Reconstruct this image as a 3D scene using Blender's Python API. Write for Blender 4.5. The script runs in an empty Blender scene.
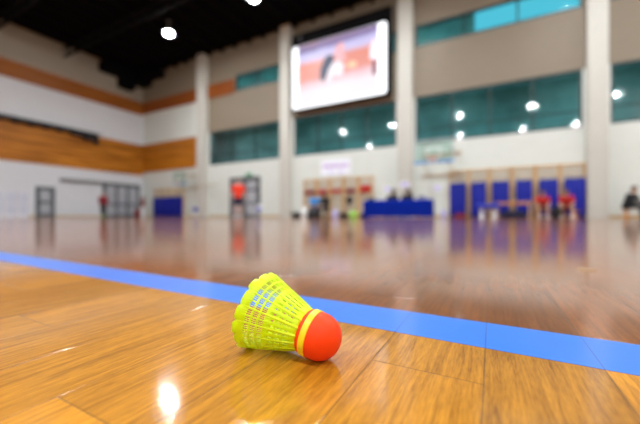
import bpy, math, random
from mathutils import Vector, Matrix
random.seed(7)
PI = math.pi
scn = bpy.context.scene
COL = scn.collection

# ------------------------------------------------------------------ camera
CAM_H = 0.0868
cd = bpy.data.cameras.new('camera')
cd.sensor_width = 36.0
cd.sensor_fit = 'HORIZONTAL'
cd.lens = 18.0
cd.shift_y = 4.0 / 640.0
cd.clip_start = 0.01
cd.clip_end = 400
cd.dof.use_dof = True
cd.dof.focus_distance = 0.196
cd.dof.aperture_fstop = 4.0
cam = bpy.data.objects.new('camera', cd)
COL.objects.link(cam)
cam.location = (0, 0, CAM_H)
cam.rotation_euler = (PI / 2, 0, math.radians(28.2))
scn.camera = cam

# ------------------------------------------------------------------ world, exposure
scn.view_settings.view_transform = 'Standard'
scn.view_settings.look = 'None'
scn.view_settings.gamma = 1
scn.view_settings.use_curve_mapping = False
scn.view_settings.exposure = 0.0
scn.cycles.use_denoising = True
scn.cycles.max_bounces = 10
scn.cycles.transparent_max_bounces = 12
world = bpy.data.worlds.new('sky')
scn.world = world
world.use_nodes = True
wn = world.node_tree
bg = wn.nodes['Background']
bg.inputs[0].default_value = (0.28, 0.85, 1.0, 1)
bg.inputs[1].default_value = 1.05

LAMP_POWER = 205.0
GALLERY_FILL_POWER = 42.0
LAMP_COL = (0.93, 0.98, 1.0)
LENS_STRENGTH = 480.0


# ------------------------------------------------------------------ materials
def nodes_of(m):
    m.use_nodes = True
    return m.node_tree.nodes, m.node_tree.links, m.node_tree.nodes['Principled BSDF']


def mat(name, col, rough=0.5, metal=0.0, var=0.06, scale=6.0, bump=0.0, spec=0.5, coat=0.0):
    """painted / fabric / plastic surface with a slight procedural mottling"""
    m = bpy.data.materials.new(name)
    N, L, b = nodes_of(m)
    b.inputs['Roughness'].default_value = rough
    b.inputs['Metallic'].default_value = metal
    b.inputs['Specular IOR Level'].default_value = spec
    b.inputs['Coat Weight'].default_value = coat
    tc = N.new('ShaderNodeTexCoord')
    nz = N.new('ShaderNodeTexNoise')
    nz.inputs['Scale'].default_value = scale
    nz.inputs['Detail'].default_value = 4
    L.new(tc.outputs['Object'], nz.inputs['Vector'])
    r = N.new('ShaderNodeValToRGB')
    r.color_ramp.elements[0].position = 0.3
    r.color_ramp.elements[1].position = 0.7
    r.color_ramp.elements[0].color = tuple(max(0, c * (1 - var)) for c in col) + (1,)
    r.color_ramp.elements[1].color = tuple(min(1, c * (1 + var)) for c in col) + (1,)
    L.new(nz.outputs['Fac'], r.inputs['Fac'])
    L.new(r.outputs['Color'], b.inputs['Base Color'])
    if bump:
        bp = N.new('ShaderNodeBump')
        bp.inputs['Strength'].default_value = bump
        bp.inputs['Distance'].default_value = 0.01
        L.new(nz.outputs['Fac'], bp.inputs['Height'])
        L.new(bp.outputs['Normal'], b.inputs['Normal'])
    return m


def emit(name, col, strength):
    m = bpy.data.materials.new(name)
    N, L, b = nodes_of(m)
    b.inputs['Base Color'].default_value = (0.02, 0.02, 0.02, 1)
    b.inputs['Emission Color'].default_value = tuple(col) + (1,)
    b.inputs['Emission Strength'].default_value = strength
    return m


def block_paint(name, col, joint=0.93):
    """painted blockwork: running bond visible only as faint joints"""
    m = bpy.data.materials.new(name)
    N, L, b = nodes_of(m)
    b.inputs['Roughness'].default_value = 0.6
    tc = N.new('ShaderNodeTexCoord')
    sep = N.new('ShaderNodeSeparateXYZ')
    L.new(tc.outputs['Object'], sep.inputs[0])
    ad = N.new('ShaderNodeMath')
    ad.operation = 'ADD'
    L.new(sep.outputs[0], ad.inputs[0])
    L.new(sep.outputs[1], ad.inputs[1])
    cb = N.new('ShaderNodeCombineXYZ')
    L.new(ad.outputs[0], cb.inputs[0])
    L.new(sep.outputs[2], cb.inputs[1])
    br = N.new('ShaderNodeTexBrick')
    br.inputs['Scale'].default_value = 1.0
    br.inputs['Brick Width'].default_value = 0.4
    br.inputs['Row Height'].default_value = 0.2
    br.inputs['Mortar Size'].default_value = 0.008
    br.inputs['Color1'].default_value = tuple(col) + (1,)
    br.inputs['Color2'].default_value = tuple(c * 0.97 for c in col) + (1,)
    br.inputs['Mortar'].default_value = tuple(c * joint for c in col) + (1,)
    L.new(cb.outputs[0], br.inputs['Vector'])
    L.new(br.outputs['Color'], b.inputs['Base Color'])
    return m


def wood(name, c1, c2, axis, scale=1.0, rough=0.4, plank=0.0, spec=0.5):
    """grain stretched along an axis (0 x, 1 y, 2 z)"""
    m = bpy.data.materials.new(name)
    N, L, b = nodes_of(m)
    b.inputs['Roughness'].default_value = rough
    b.inputs['Specular IOR Level'].default_value = spec
    tc = N.new('ShaderNodeTexCoord')
    mp = N.new('ShaderNodeMapping')
    s = [9.0 * scale] * 3
    s[axis] = 0.5 * scale
    mp.inputs['Scale'].default_value = s
    L.new(tc.outputs['Object'], mp.inputs['Vector'])
    nz = N.new('ShaderNodeTexNoise')
    nz.inputs['Scale'].default_value = 1.0
    nz.inputs['Detail'].default_value = 5
    L.new(mp.outputs[0], nz.inputs['Vector'])
    r = N.new('ShaderNodeValToRGB')
    r.color_ramp.elements[0].position = 0.36
    r.color_ramp.elements[1].position = 0.64
    r.color_ramp.elements[0].color = tuple(c1) + (1,)
    r.color_ramp.elements[1].color = tuple(c2) + (1,)
    L.new(nz.outputs['Fac'], r.inputs['Fac'])
    out = r.outputs['Color']
    if plank:
        sep = N.new('ShaderNodeSeparateXYZ')
        L.new(tc.outputs['Object'], sep.inputs[0])
        dv = N.new('ShaderNodeMath'); dv.operation = 'DIVIDE'; dv.inputs[1].default_value = plank
        L.new(sep.outputs[2], dv.inputs[0])
        fl = N.new('ShaderNodeMath'); fl.operation = 'FLOOR'
        L.new(dv.outputs[0], fl.inputs[0])
        wnz = N.new('ShaderNodeTexWhiteNoise'); wnz.noise_dimensions = '1D'
        L.new(fl.outputs[0], wnz.inputs['W'])
        mr = N.new('ShaderNodeMapRange')
        mr.inputs['To Min'].default_value = 0.72
        mr.inputs['To Max'].default_value = 1.12
        L.new(wnz.outputs['Value'], mr.inputs['Value'])
        hs = N.new('ShaderNodeHueSaturation')
        L.new(out, hs.inputs['Color'])
        L.new(mr.outputs[0], hs.inputs['Value'])
        out = hs.outputs['Color']
    L.new(out, b.inputs['Base Color'])
    return m


def mathn(N, L, op, a, b_=None, c_=None):
    n = N.new('ShaderNodeMath')
    n.operation = op
    for i, v in enumerate((a, b_, c_)):
        if v is None:
            continue
        if isinstance(v, (int, float)):
            n.inputs[i].default_value = v
        else:
            L.new(v, n.inputs[i])
    return n.outputs[0]


# line on the court: near edge Y = LN - SL*x, far edge Y = LF - SL*x
SL, LN, LF = 0.022, 0.2365, 0.2925
BW, BL, BX = 0.0600, 0.42, -0.0036


def board_nodes(N, L):
    """returns sockets: seam mask (0..1), random value per board, object x,y,z"""
    tc = N.new('ShaderNodeTexCoord')
    sep = N.new('ShaderNodeSeparateXYZ')
    L.new(tc.outputs['Object'], sep.inputs[0])
    X, Y = sep.outputs[0], sep.outputs[1]
    cx = mathn(N, L, 'DIVIDE', mathn(N, L, 'SUBTRACT', X, BX), BW)
    ci = mathn(N, L, 'FLOOR', cx)
    fx = mathn(N, L, 'SUBTRACT', cx, ci)
    off = mathn(N, L, 'FRACT', mathn(N, L, 'ADD', mathn(N, L, 'MULTIPLY', ci, 0.37), 100.9295))
    cy = mathn(N, L, 'ADD', mathn(N, L, 'DIVIDE', Y, BL), off)
    ri = mathn(N, L, 'FLOOR', cy)
    fy = mathn(N, L, 'SUBTRACT', cy, ri)
    ex = mathn(N, L, 'MULTIPLY', mathn(N, L, 'MINIMUM', fx, mathn(N, L, 'SUBTRACT', 1.0, fx)), BW)
    ey = mathn(N, L, 'MULTIPLY', mathn(N, L, 'MINIMUM', fy, mathn(N, L, 'SUBTRACT', 1.0, fy)), BL)
    e = mathn(N, L, 'MINIMUM', ex, ey)
    seam = N.new('ShaderNodeMapRange')
    seam.interpolation_type = 'SMOOTHSTEP'
    seam.inputs['From Min'].default_value = 0.0001
    seam.inputs['From Max'].default_value = 0.0007
    seam.inputs['To Min'].default_value = 1.0
    seam.inputs['To Max'].default_value = 0.0
    L.new(e, seam.inputs['Value'])
    cb = N.new('ShaderNodeCombineXYZ')
    L.new(ci, cb.inputs[0])
    L.new(ri, cb.inputs[1])
    w = N.new('ShaderNodeTexWhiteNoise')
    w.noise_dimensions = '2D'
    L.new(cb.outputs[0], w.inputs['Vector'])
    return seam.outputs[0], w, X, Y, tc


def floor_material():
    m = bpy.data.materials.new('varnished_hardwood_boards')
    N, L, b = nodes_of(m)
    seam, w, X, Y, tc = board_nodes(N, L)
    # grain along y, shifted per board
    mp = N.new('ShaderNodeMapping')
    mp.inputs['Scale'].default_value = (260, 14, 1)
    L.new(tc.outputs['Object'], mp.inputs['Vector'])
    va = N.new('ShaderNodeVectorMath'); va.operation = 'ADD'
    vs = N.new('ShaderNodeVectorMath'); vs.operation = 'SCALE'; vs.inputs['Scale'].default_value = 40
    L.new(w.outputs['Color'], vs.inputs[0])
    L.new(mp.outputs[0], va.inputs[0])
    L.new(vs.outputs[0], va.inputs[1])
    nz = N.new('ShaderNodeTexNoise')
    nz.inputs['Scale'].default_value = 1.0
    nz.inputs['Detail'].default_value = 6
    nz.inputs['Roughness'].default_value = 0.62
    nz.inputs['Distortion'].default_value = 0.6
    L.new(va.outputs[0], nz.inputs['Vector'])
    # fine pores
    mp2 = N.new('ShaderNodeMapping')
    mp2.inputs['Scale'].default_value = (900, 120, 1)
    mp2.inputs['Rotation'].default_value = (0, 0, 0.10)
    L.new(tc.outputs['Object'], mp2.inputs['Vector'])
    nz2 = N.new('ShaderNodeTexNoise')
    nz2.inputs['Scale'].default_value = 1.0
    nz2.inputs['Detail'].default_value = 3
    L.new(mp2.outputs[0], nz2.inputs['Vector'])
    grain = mathn(N, L, 'ADD', mathn(N, L, 'MULTIPLY', nz.outputs['Fac'], 0.7), mathn(N, L, 'MULTIPLY', nz2.outputs['Fac'], 0.3))

    def ramp(a, c):
        r = N.new('ShaderNodeValToRGB')
        r.color_ramp.elements[0].position = 0.34
        r.color_ramp.elements[1].position = 0.62
        r.color_ramp.elements[0].color = a + (1,)
        r.color_ramp.elements[1].color = c + (1,)
        L.new(grain, r.inputs['Fac'])
        return r.outputs['Color']
    gold = ramp((0.29, 0.105, 0.004), (0.66, 0.275, 0.016))
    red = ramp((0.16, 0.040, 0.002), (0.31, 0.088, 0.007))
    # the boards past the painted line carry a darker red stain
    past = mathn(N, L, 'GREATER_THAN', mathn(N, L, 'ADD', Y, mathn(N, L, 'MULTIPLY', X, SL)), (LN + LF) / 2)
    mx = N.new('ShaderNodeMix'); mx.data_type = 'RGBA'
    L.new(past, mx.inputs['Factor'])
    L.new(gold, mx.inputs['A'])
    L.new(red, mx.inputs['B'])
    mr = N.new('ShaderNodeMapRange')
    mr.inputs['To Min'].default_value = 0.70
    mr.inputs['To Max'].default_value = 1.18
    L.new(w.outputs['Value'], mr.inputs['Value'])
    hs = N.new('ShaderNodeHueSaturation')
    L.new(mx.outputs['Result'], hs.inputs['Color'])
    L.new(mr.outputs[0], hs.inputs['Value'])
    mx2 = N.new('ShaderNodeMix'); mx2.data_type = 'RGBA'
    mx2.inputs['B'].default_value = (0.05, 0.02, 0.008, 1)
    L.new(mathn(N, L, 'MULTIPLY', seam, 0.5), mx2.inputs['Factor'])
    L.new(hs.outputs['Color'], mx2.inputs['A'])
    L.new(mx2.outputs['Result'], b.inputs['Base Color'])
    b.inputs['Roughness'].default_value = 0.45
    b.inputs['Specular IOR Level'].default_value = 0.1
    b.inputs['Coat Weight'].default_value = 1.0
    b.inputs['Coat Roughness'].default_value = 0.10
    b.inputs['Coat IOR'].default_value = 1.46
    # varnish: slight waviness and grain relief
    nz3 = N.new('ShaderNodeTexNoise')
    nz3.inputs['Scale'].default_value = 60
    nz3.inputs['Detail'].default_value = 5
    L.new(tc.outputs['Object'], nz3.inputs['Vector'])
    hgt = mathn(N, L, 'SUBTRACT', mathn(N, L, 'ADD', mathn(N, L, 'MULTIPLY', nz3.outputs['Fac'], 0.5), mathn(N, L, 'MULTIPLY', grain, 0.25)),
                mathn(N, L, 'MULTIPLY', seam, 1.2))
    bp = N.new('ShaderNodeBump')
    bp.inputs['Strength'].default_value = 0.25
    bp.inputs['Distance'].default_value = 0.0006
    L.new(hgt, bp.inputs['Height'])
    L.new(bp.outputs['Normal'], b.inputs['Normal'])
    L.new(bp.outputs['Normal'], b.inputs['Coat Normal'])
    return m


def line_material():
    m = bpy.data.materials.new('blue_court_paint')
    N, L, b = nodes_of(m)
    seam, w, X, Y, tc = board_nodes(N, L)
    mx = N.new('ShaderNodeMix'); mx.data_type = 'RGBA'
    mx.inputs['A'].default_value = (0.020, 0.165, 0.70, 1)
    mx.inputs['B'].default_value = (0.012, 0.09, 0.36, 1)
    L.new(mathn(N, L, 'MULTIPLY', seam, 0.9), mx.inputs['Factor'])
    L.new(mx.outputs['Result'], b.inputs['Base Color'])
    b.inputs['Roughness'].default_value = 0.42
    b.inputs['Coat Weight'].default_value = 0.35
    b.inputs['Coat Roughness'].default_value = 0.09
    return m


def glass_material(name, tint, refl=0.5):
    m = bpy.data.materials.new(name)
    N, L, b = nodes_of(m)
    out = N['Material Output']
    tr = N.new('ShaderNodeBsdfTransparent')
    tr.inputs[0].default_value = tuple(tint) + (1,)
    gl = N.new('ShaderNodeBsdfGlossy')
    gl.inputs['Roughness'].default_value = 0.05
    fr = N.new('ShaderNodeFresnel')
    fr.inputs[0].default_value = 1.5
    mx = N.new('ShaderNodeMixShader')
    geo = N.new('ShaderNodeNewGeometry')      # only the outer face of each pane mirrors the hall
    L.new(mathn(N, L, 'MULTIPLY', mathn(N, L, 'MULTIPLY', fr.outputs[0], 2.0), mathn(N, L, 'SUBTRACT', 1.0, geo.outputs['Backfacing'])), mx.inputs[0])
    L.new(tr.outputs[0], mx.inputs[1])
    L.new(gl.outputs[0], mx.inputs[2])
    L.new(mx.outputs[0], out.inputs['Surface'])
    N.remove(b)
    return m


def skirt_material(name, col, transl=0.5):
    m = bpy.data.materials.new(name)
    N, L, b = nodes_of(m)
    out = N['Material Output']
    b.inputs['Roughness'].default_value = 0.35
    b.inputs['Base Color'].default_value = tuple(col) + (1,)
    t = N.new('ShaderNodeBsdfTranslucent')
    t.inputs[0].default_value = tuple(col) + (1,)
    mx = N.new('ShaderNodeMixShader')
    mx.inputs[0].default_value = transl
    L.new(b.outputs[0], mx.inputs[1])
    L.new(t.outputs[0], mx.inputs[2])
    L.new(mx.outputs[0], out.inputs['Surface'])
    return m


M = {
    'floor': floor_material(),
    'line': line_material(),
    'white_wall': block_paint('white_painted_blockwork', (0.675, 0.705, 0.67)),
    'cool_wall': block_paint('cool_white_painted_blockwork', (0.66, 0.67, 0.71)),
    'beige_wall': block_paint('beige_falloff_upper_wall', (0.225, 0.178, 0.128)),  # beige paint, darkened further to carry the light's falloff up the wall
    'grey_beige': block_paint('grey_beige_upper_wall', (0.33, 0.285, 0.225)),
    'column': mat('grey_white_column_paint', (0.54, 0.525, 0.48), 0.6, var=0.03),
    'rear_wall': mat('plain_hall_wall_paint', (0.55, 0.52, 0.47), 0.7),
    'ceiling': mat('black_ceiling_paint', (0.0035, 0.0035, 0.0045), 0.9, spec=0.05),
    'black_metal': mat('black_steel', (0.004, 0.004, 0.005), 0.8, spec=0.1),
    'panel_hi': wood('upper_wall_wood_panelling', (0.21, 0.052, 0.009), (0.29, 0.083, 0.017), 0, 0.6, spec=0.2, plank=0.0),
    'panel_hi_y': wood('upper_side_wall_wood_panelling', (0.24, 0.07, 0.009), (0.36, 0.12, 0.02), 1, 0.6, spec=0.2),
    'panel_lo': wood('lower_wall_wood_panelling', (0.38, 0.12, 0.007), (0.56, 0.20, 0.018), 0, 0.7, plank=0.28, spec=0.2),
    'panel_lo_y': wood('lower_side_wall_wood_panelling', (0.27, 0.085, 0.007), (0.60, 0.22, 0.022), 1, 0.7, plank=0.28, spec=0.2),
    'skirting': wood('oak_skirting', (0.42, 0.27, 0.10), (0.55, 0.37, 0.16), 0, 2),
    'beech': wood('beech_wall_bar_wood', (0.56, 0.34, 0.14), (0.70, 0.46, 0.22), 2, 3, 0.4),
    'bench_wood': wood('orange_pine', (0.62, 0.26, 0.07), (0.78, 0.38, 0.12), 0, 3, 0.4),
    'frame': mat('dark_teal_window_frame', (0.02, 0.045, 0.05), 0.5),
    'door_frame': mat('slate_grey_door_paint', (0.09, 0.10, 0.11), 0.5),
    'glass': glass_material('teal_tinted_glass', (0.46, 0.74, 0.77)),
    'glass_hi': glass_material('turquoise_tinted_glass', (0.56, 0.82, 0.86)),
    'door_glass': mat('wired_grey_glass', (0.40, 0.41, 0.45), 0.25, var=0.12, scale=3),
    'pale_glass': mat('pale_lavender_glass', (0.62, 0.63, 0.74), 0.25, var=0.06, scale=3),
    'white_paint': mat('white_door_paint', (0.74, 0.74, 0.78), 0.5),
    'gallery': mat('gallery_plaster', (0.60, 0.62, 0.60), 0.8, var=0.3, scale=0.6),
    'dim_sheet': mat('grey_green_dimming_sheet', (0.36, 0.38, 0.33), 0.8, var=0.3, scale=1.2),  # sheet added behind upper panes to dim them
    'blue_vinyl': mat('royal_blue_vinyl', (0.008, 0.016, 0.30), 0.5, var=0.08, spec=0.25),
    'blue_cloth': mat('royal_blue_table_cloth', (0.002, 0.018, 0.30), 0.9, spec=0.1, var=0.08, bump=0.2),
    'red_cloth': mat('red_cloth', (0.42, 0.010, 0.008), 0.85, var=0.1, bump=0.3, scale=20),
    'orange_red_cloth': mat('orange_red_jersey', (0.86, 0.045, 0.012), 0.8, var=0.08, bump=0.3, scale=20),
    'dark_red_cloth': mat('maroon_cloth', (0.22, 0.012, 0.02), 0.85, var=0.1, bump=0.3, scale=20),
    'navy': mat('navy_cloth', (0.012, 0.014, 0.05), 0.85, bump=0.3, scale=20),
    'black_cloth': mat('black_cloth', (0.008, 0.009, 0.012), 0.85, bump=0.3, scale=20),
    'sky_cloth': mat('sky_blue_shirt', (0.04, 0.28, 0.72), 0.85, bump=0.3, scale=20),
    'white_cloth': mat('white_cloth', (0.80, 0.80, 0.82), 0.85, bump=0.2, scale=20),
    'skin': mat('skin', (0.55, 0.30, 0.20), 0.5, var=0.05),
    'hair': mat('dark_hair', (0.010, 0.008, 0.007), 0.6, var=0.3, scale=60, bump=0.4),
    'eye': mat('eye', (0.02, 0.015, 0.012), 0.2),
    'lips': mat('lips', (0.40, 0.13, 0.10), 0.5),
    'white_plastic': mat('white_plastic', (0.82, 0.82, 0.82), 0.35, var=0.02),
    'lav_plastic': mat('lavender_plastic', (0.52, 0.48, 0.80), 0.4, var=0.04),
    'lime': mat('lime_green_fabric', (0.32, 0.66, 0.10), 0.7),
    'dark_green': mat('dark_green_fabric', (0.015, 0.06, 0.04), 0.8),
    'blue_plastic': mat('bright_blue_plastic', (0.012, 0.03, 0.42), 0.4),
    'grey_plastic': mat('grey_plastic', (0.30, 0.31, 0.33), 0.5),
    'paper': mat('white_paper', (0.84, 0.85, 0.95), 0.8, var=0.02),
    'purple_ink': mat('purple_ink', (0.42, 0.16, 0.62), 0.8),
    'lilac_ink': mat('lilac_ink', (0.50, 0.42, 0.85), 0.8),
    'steel': mat('grey_steel', (0.55, 0.57, 0.58), 0.4),
    'grey_paint': mat('mid_grey_rail_paint', (0.22, 0.22, 0.23), 0.5),
    'tan_paint': mat('tan_steel_paint', (0.50, 0.40, 0.29), 0.5),
    'board': glass_material('clear_backboard_acrylic', (0.78, 0.90, 0.88)),
    'rim': mat('orange_rim_paint', (0.75, 0.16, 0.03), 0.4),
    'net': mat('white_net_cord', (0.72, 0.72, 0.70), 0.8),
    'black_net': mat('black_divider_net', (0.014, 0.012, 0.012), 0.9, bump=0.6, scale=8),
    'housing': mat('lamp_housing_metal', (0.10, 0.10, 0.11), 0.4, metal=0.5),
    'lens': emit('lit_lamp_lens', (0.95, 0.99, 1.0), LENS_STRENGTH),
    'exit_green': emit('lit_green_exit_sign', (0.05, 0.42, 0.18), 0.6),
    'neon': skirt_material('neon_yellow_nylon', (0.80, 1.0, 0.0), 0.25),
    'neon_rib': skirt_material('neon_yellow_stem_nylon', (0.84, 1.0, 0.0), 0.2),
    'cork': mat('orange_red_foam_cork', (1.0, 0.055, 0.002), 0.5, var=0.05, scale=120, bump=0.06, spec=0.25),
    'band': mat('yellow_cork_tape', (0.95, 0.72, 0.01), 0.35, var=0.03),
    'chip': mat('pale_wood_chip', (0.45, 0.33, 0.21), 0.7),
}


# ------------------------------------------------------------------ mesh helpers
class MB:
    def __init__(s, nest=True):
        s.v, s.f, s.mi = [], [], []
        s.nest, s.nb = nest, 0      # crossing bars of one mesh are halved into each other by fractions of a millimetre
        s.cur = 0

    def add(s, vs, fs):
        o = len(s.v)
        s.v += [tuple(v) for v in vs]
        for f in fs:
            s.f.append(tuple(i + o for i in f))
            s.mi.append(s.cur)
        return s

    def box(s, a, b):
        x0, y0, z0 = (min(p, q) for p, q in zip(a, b))
        x1, y1, z1 = (max(p, q) for p, q in zip(a, b))
        if s.nest:
            e = .0006 * (s.nb % 8)
            s.nb += 1
            if min(x1 - x0, y1 - y0, z1 - z0) > 3 * e:
                x0, y0, z0, x1, y1, z1 = x0 + e, y0 + e, z0 + e, x1 - e, y1 - e, z1 - e
        return s.add([(x0, y0, z0), (x1, y0, z0), (x1, y1, z0), (x0, y1, z0), (x0, y0, z1), (x1, y0, z1), (x1, y1, z1), (x0, y1, z1)],
                     [(0, 3, 2, 1), (4, 5, 6, 7), (0, 1, 5, 4), (1, 2, 6, 5), (2, 3, 7, 6), (3, 0, 4, 7)])

    def rbox(s, a, b, r, seg=3):
        """box with all vertical-plan edges and top rounded: superellipse stack"""
        x0, y0, z0 = (min(p, q) for p, q in zip(a, b))
        x1, y1, z1 = (max(p, q) for p, q in zip(a, b))
        r = min(r, (x1 - x0) / 2.01, (y1 - y0) / 2.01, (z1 - z0) / 2.01)
        def loop(ins, z):
            rr = max(r - ins, 1e-4)
            pts = []
            for (cx, cy, a0) in ((x1 - r, y1 - r, 0), (x0 + r, y1 - r, PI / 2), (x0 + r, y0 + r, PI), (x1 - r, y0 + r, 3 * PI / 2)):
                for k in range(seg + 1):
                    t = a0 + k / seg * PI / 2
                    pts.append((cx + rr * math.cos(t), cy + rr * math.sin(t), z))
            return pts
        loops = []
        for k in range(seg + 1):
            t = k / seg * PI / 2
            loops.append(loop(r * (1 - math.sin(t)), z0 + r * (1 - math.cos(t))))
        for k in range(seg + 1):
            t = PI / 2 - k / seg * PI / 2
            loops.append(loop(r * (1 - math.sin(t)), z1 - r * (1 - math.cos(t))))
        n = len(loops[0])
        vs = [p for l in loops for p in l]
        fs = []
        for j in range(len(loops) - 1):
            for i in range(n):
                i2 = (i + 1) % n
                fs.append((j * n + i, j * n + i2, (j + 1) * n + i2, (j + 1) * n + i))
        fs.append(tuple(reversed(range(n))))
        fs.append(tuple((len(loops) - 1) * n + i for i in range(n)))
        return s.add(vs, fs)

    def tube(s, p, q, r, r2=None, n=12):
        p, q = Vector(p), Vector(q)
        r2 = r if r2 is None else r2
        d = (q - p).normalized()
        u = d.orthogonal().normalized()
        w = d.cross(u)
        vs = []
        for c, rr in ((p, r), (q, r2)):
            for k in range(n):
                t = 2 * PI * k / n
                vs.append(c + u * math.cos(t) * rr + w * math.sin(t) * rr)
        fs = [(k, (k + 1) % n, n + (k + 1) % n, n + k) for k in range(n)]
        fs += [tuple(reversed(range(n))), tuple(range(n, 2 * n))]
        return s.add(vs, fs)

    def path(s, pts, r, n=8):
        for a, b in zip(pts, pts[1:]):
            s.tube(a, b, r, n=n)
        return s

    def capsule(s, p, q, r, r2=None, n=12, h=4):
        p, q = Vector(p), Vector(q)
        r2 = r if r2 is None else r2
        d = (q - p)
        d = d.normalized() if d.length > 1e-6 else Vector((0, 0, 1))
        u = d.orthogonal().normalized()
        w = d.cross(u)
        rings = []
        for k in range(h):
            t = -PI / 2 + (k + .4) / h * PI / 2
            rings.append((p + d * r * math.sin(t), r * math.cos(t)))
        rings += [(p, r), (q, r2)]
        for k in range(h):
            t = (k + .6) / h * PI / 2
            rings.append((q + d * r2 * math.sin(t), r2 * math.cos(t)))
        vs = [c + u * math.cos(2 * PI * k / n) * rr + w * math.sin(2 * PI * k / n) * rr for c, rr in rings for k in range(n)]
        fs = [(j * n + k, j * n + (k + 1) % n, (j + 1) * n + (k + 1) % n, (j + 1) * n + k) for j in range(len(rings) - 1) for k in range(n)]
        fs += [tuple(reversed(range(n))), tuple((len(rings) - 1) * n + k for k in range(n))]
        return s.add(vs, fs)

    def ellipsoid(s, c, r, n=16, h=10):
        vs, fs = [], []
        for j in range(1, h):
            t = PI * j / h
            for k in range(n):
                a = 2 * PI * k / n
                vs.append((c[0] + r[0] * math.sin(t) * math.cos(a), c[1] + r[1] * math.sin(t) * math.sin(a), c[2] - r[2] * math.cos(t)))
        b, tp = len(vs), len(vs) + 1
        vs += [(c[0], c[1], c[2] - r[2]), (c[0], c[1], c[2] + r[2])]
        for j in range(h - 2):
            for k in range(n):
                k2 = (k + 1) % n
                fs.append((j * n + k, j * n + k2, (j + 1) * n + k2, (j + 1) * n + k))
        for k in range(n):
            k2 = (k + 1) % n
            fs.append((b, k2, k))
            fs.append((tp, (h - 2) * n + k, (h - 2) * n + k2))
        return s.add(vs, fs)

    def lathe(s, prof, n=32, c=(0, 0, 0), capped=True):
        """prof: (radius, z)"""
        vs = [(c[0] + r * math.cos(2 * PI * k / n), c[1] + r * math.sin(2 * PI * k / n), c[2] + z) for r, z in prof for k in range(n)]
        fs = [(j * n + k, j * n + (k + 1) % n, (j + 1) * n + (k + 1) % n, (j + 1) * n + k) for j in range(len(prof) - 1) for k in range(n)]
        if capped:
            fs += [tuple(reversed(range(n))), tuple((len(prof) - 1) * n + k for k in range(n))]
        return s.add(vs, fs)

    def torus(s, c, R, r, axis='z', n=32, m=8):
        vs = []
        for i in range(n):
            a = 2 * PI * i / n
            for j in range(m):
                b = 2 * PI * j / m
                x, y, z = (R + r * math.cos(b)) * math.cos(a), (R + r * math.cos(b)) * math.sin(a), r * math.sin(b)
                if axis == 'x':
                    x, y, z = z, x, y
                elif axis == 'y':
                    x, y, z = x, z, y
                vs.append((c[0] + x, c[1] + y, c[2] + z))
        fs = [(i * m + j, ((i + 1) % n) * m + j, ((i + 1) % n) * m + (j + 1) % m, i * m + (j + 1) % m) for i in range(n) for j in range(m)]
        return s.add(vs, fs)

    def xf(s, mtx):
        s.v = [tuple(mtx @ Vector(v)) for v in s.v]
        return s

    def build(s, name, mats, parent=None, smooth=False, loc=None):
        me = bpy.data.meshes.new(name)
        me.from_pydata(s.v, [], s.f)
        if not isinstance(mats, (list, tuple)):
            mats = [mats]
        for m in mats:
            me.materials.append(m)
        if len(mats) > 1:
            me.polygons.foreach_set('material_index', s.mi)
        if smooth:
            me.polygons.foreach_set('use_smooth', [True] * len(me.polygons))
            try:
                me.set_sharp_from_angle(angle=math.radians(50))
            except Exception:
                pass
        me.update()
        o = bpy.data.objects.new(name, me)
        COL.objects.link(o)
        if parent:
            o.parent = parent
        if loc:
            o.location = loc
        return o


def tag(o, label=None, cat=None, group=None, kind=None):
    if label:
        o['label'] = label
    if cat:
        o['category'] = cat
    if group:
        o['group'] = group
    if kind:
        o['kind'] = kind
    return o


def thing(name, label, cat, loc=(0, 0, 0), rz=0.0, group=None):
    o = bpy.data.objects.new(name, None)
    COL.objects.link(o)
    o.empty_display_size = 0.1
    o.location = loc
    o.rotation_euler = (0, 0, rz)
    return tag(o, label, cat, group)


def copy_tree(o, parent=None):
    c = o.copy()
    COL.objects.link(c)
    c.parent = parent
    for ch in list(o.children):
        copy_tree(ch, c)
    return c


def struct(o):
    o['kind'] = 'structure'
    return o


# ------------------------------------------------------------------ room shell
WX, WY, EX, SY, CZ = -27.85, 18.0, 12.3, -18.0, 12.8
P = {1: (-20.55, -19.60), 2: (-12.55, -11.75), 3: (-4.60, -3.80), 4: (3.66, 4.36)}
WIN_Z0, WIN_Z1, TOP_Z0, TOP_Z1 = 4.05, 6.62, 9.35, 10.55

fl = struct(MB().box((WX - .3, SY - .3, -0.3), (EX + .3, WY + .3, 0)).build('floor', M['floor']))

# ceiling: black sheet with closely spaced purlins running front to back
c = MB().box((WX - .3, SY - .3, CZ), (EX + .3, WY + .3, CZ + 0.2))
x = WX + 0.6
while x < EX:
    c.box((x - .06, SY, CZ - .28), (x + .06, WY, CZ))
    x += 1.32
struct(c.build('ceiling', M['ceiling']))


def wall_with_openings(name, x0, x1, ya, yb, z0, z1, openings, mats, zones):
    """a wall along x as one mesh; openings (xa, xb, za, zb); zones: list of (z limit, material index)"""
    xs = sorted({x0, x1, P[1][0]} | {o[0] for o in openings} | {o[1] for o in openings})
    zs = sorted({z0, z1} | {o[2] for o in openings} | {o[3] for o in openings} | {z for z, _ in zones if z0 < z < z1} | {9.3})
    m = MB(nest=False)
    for i in range(len(xs) - 1):
        for j in range(len(zs) - 1):
            mx, mz = (xs[i] + xs[i + 1]) / 2, (zs[j] + zs[j + 1]) / 2
            if any(o[0] < mx < o[1] and o[2] < mz < o[3] for o in openings):
                continue
            m.cur = 0 if mx < P[1][0] and mz < 9.3 else next(k for z, k in zones if mz < z)
            m.box((xs[i], ya, zs[j]), (xs[i + 1], yb, zs[j + 1]))
    return m.build(name, mats)


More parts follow.
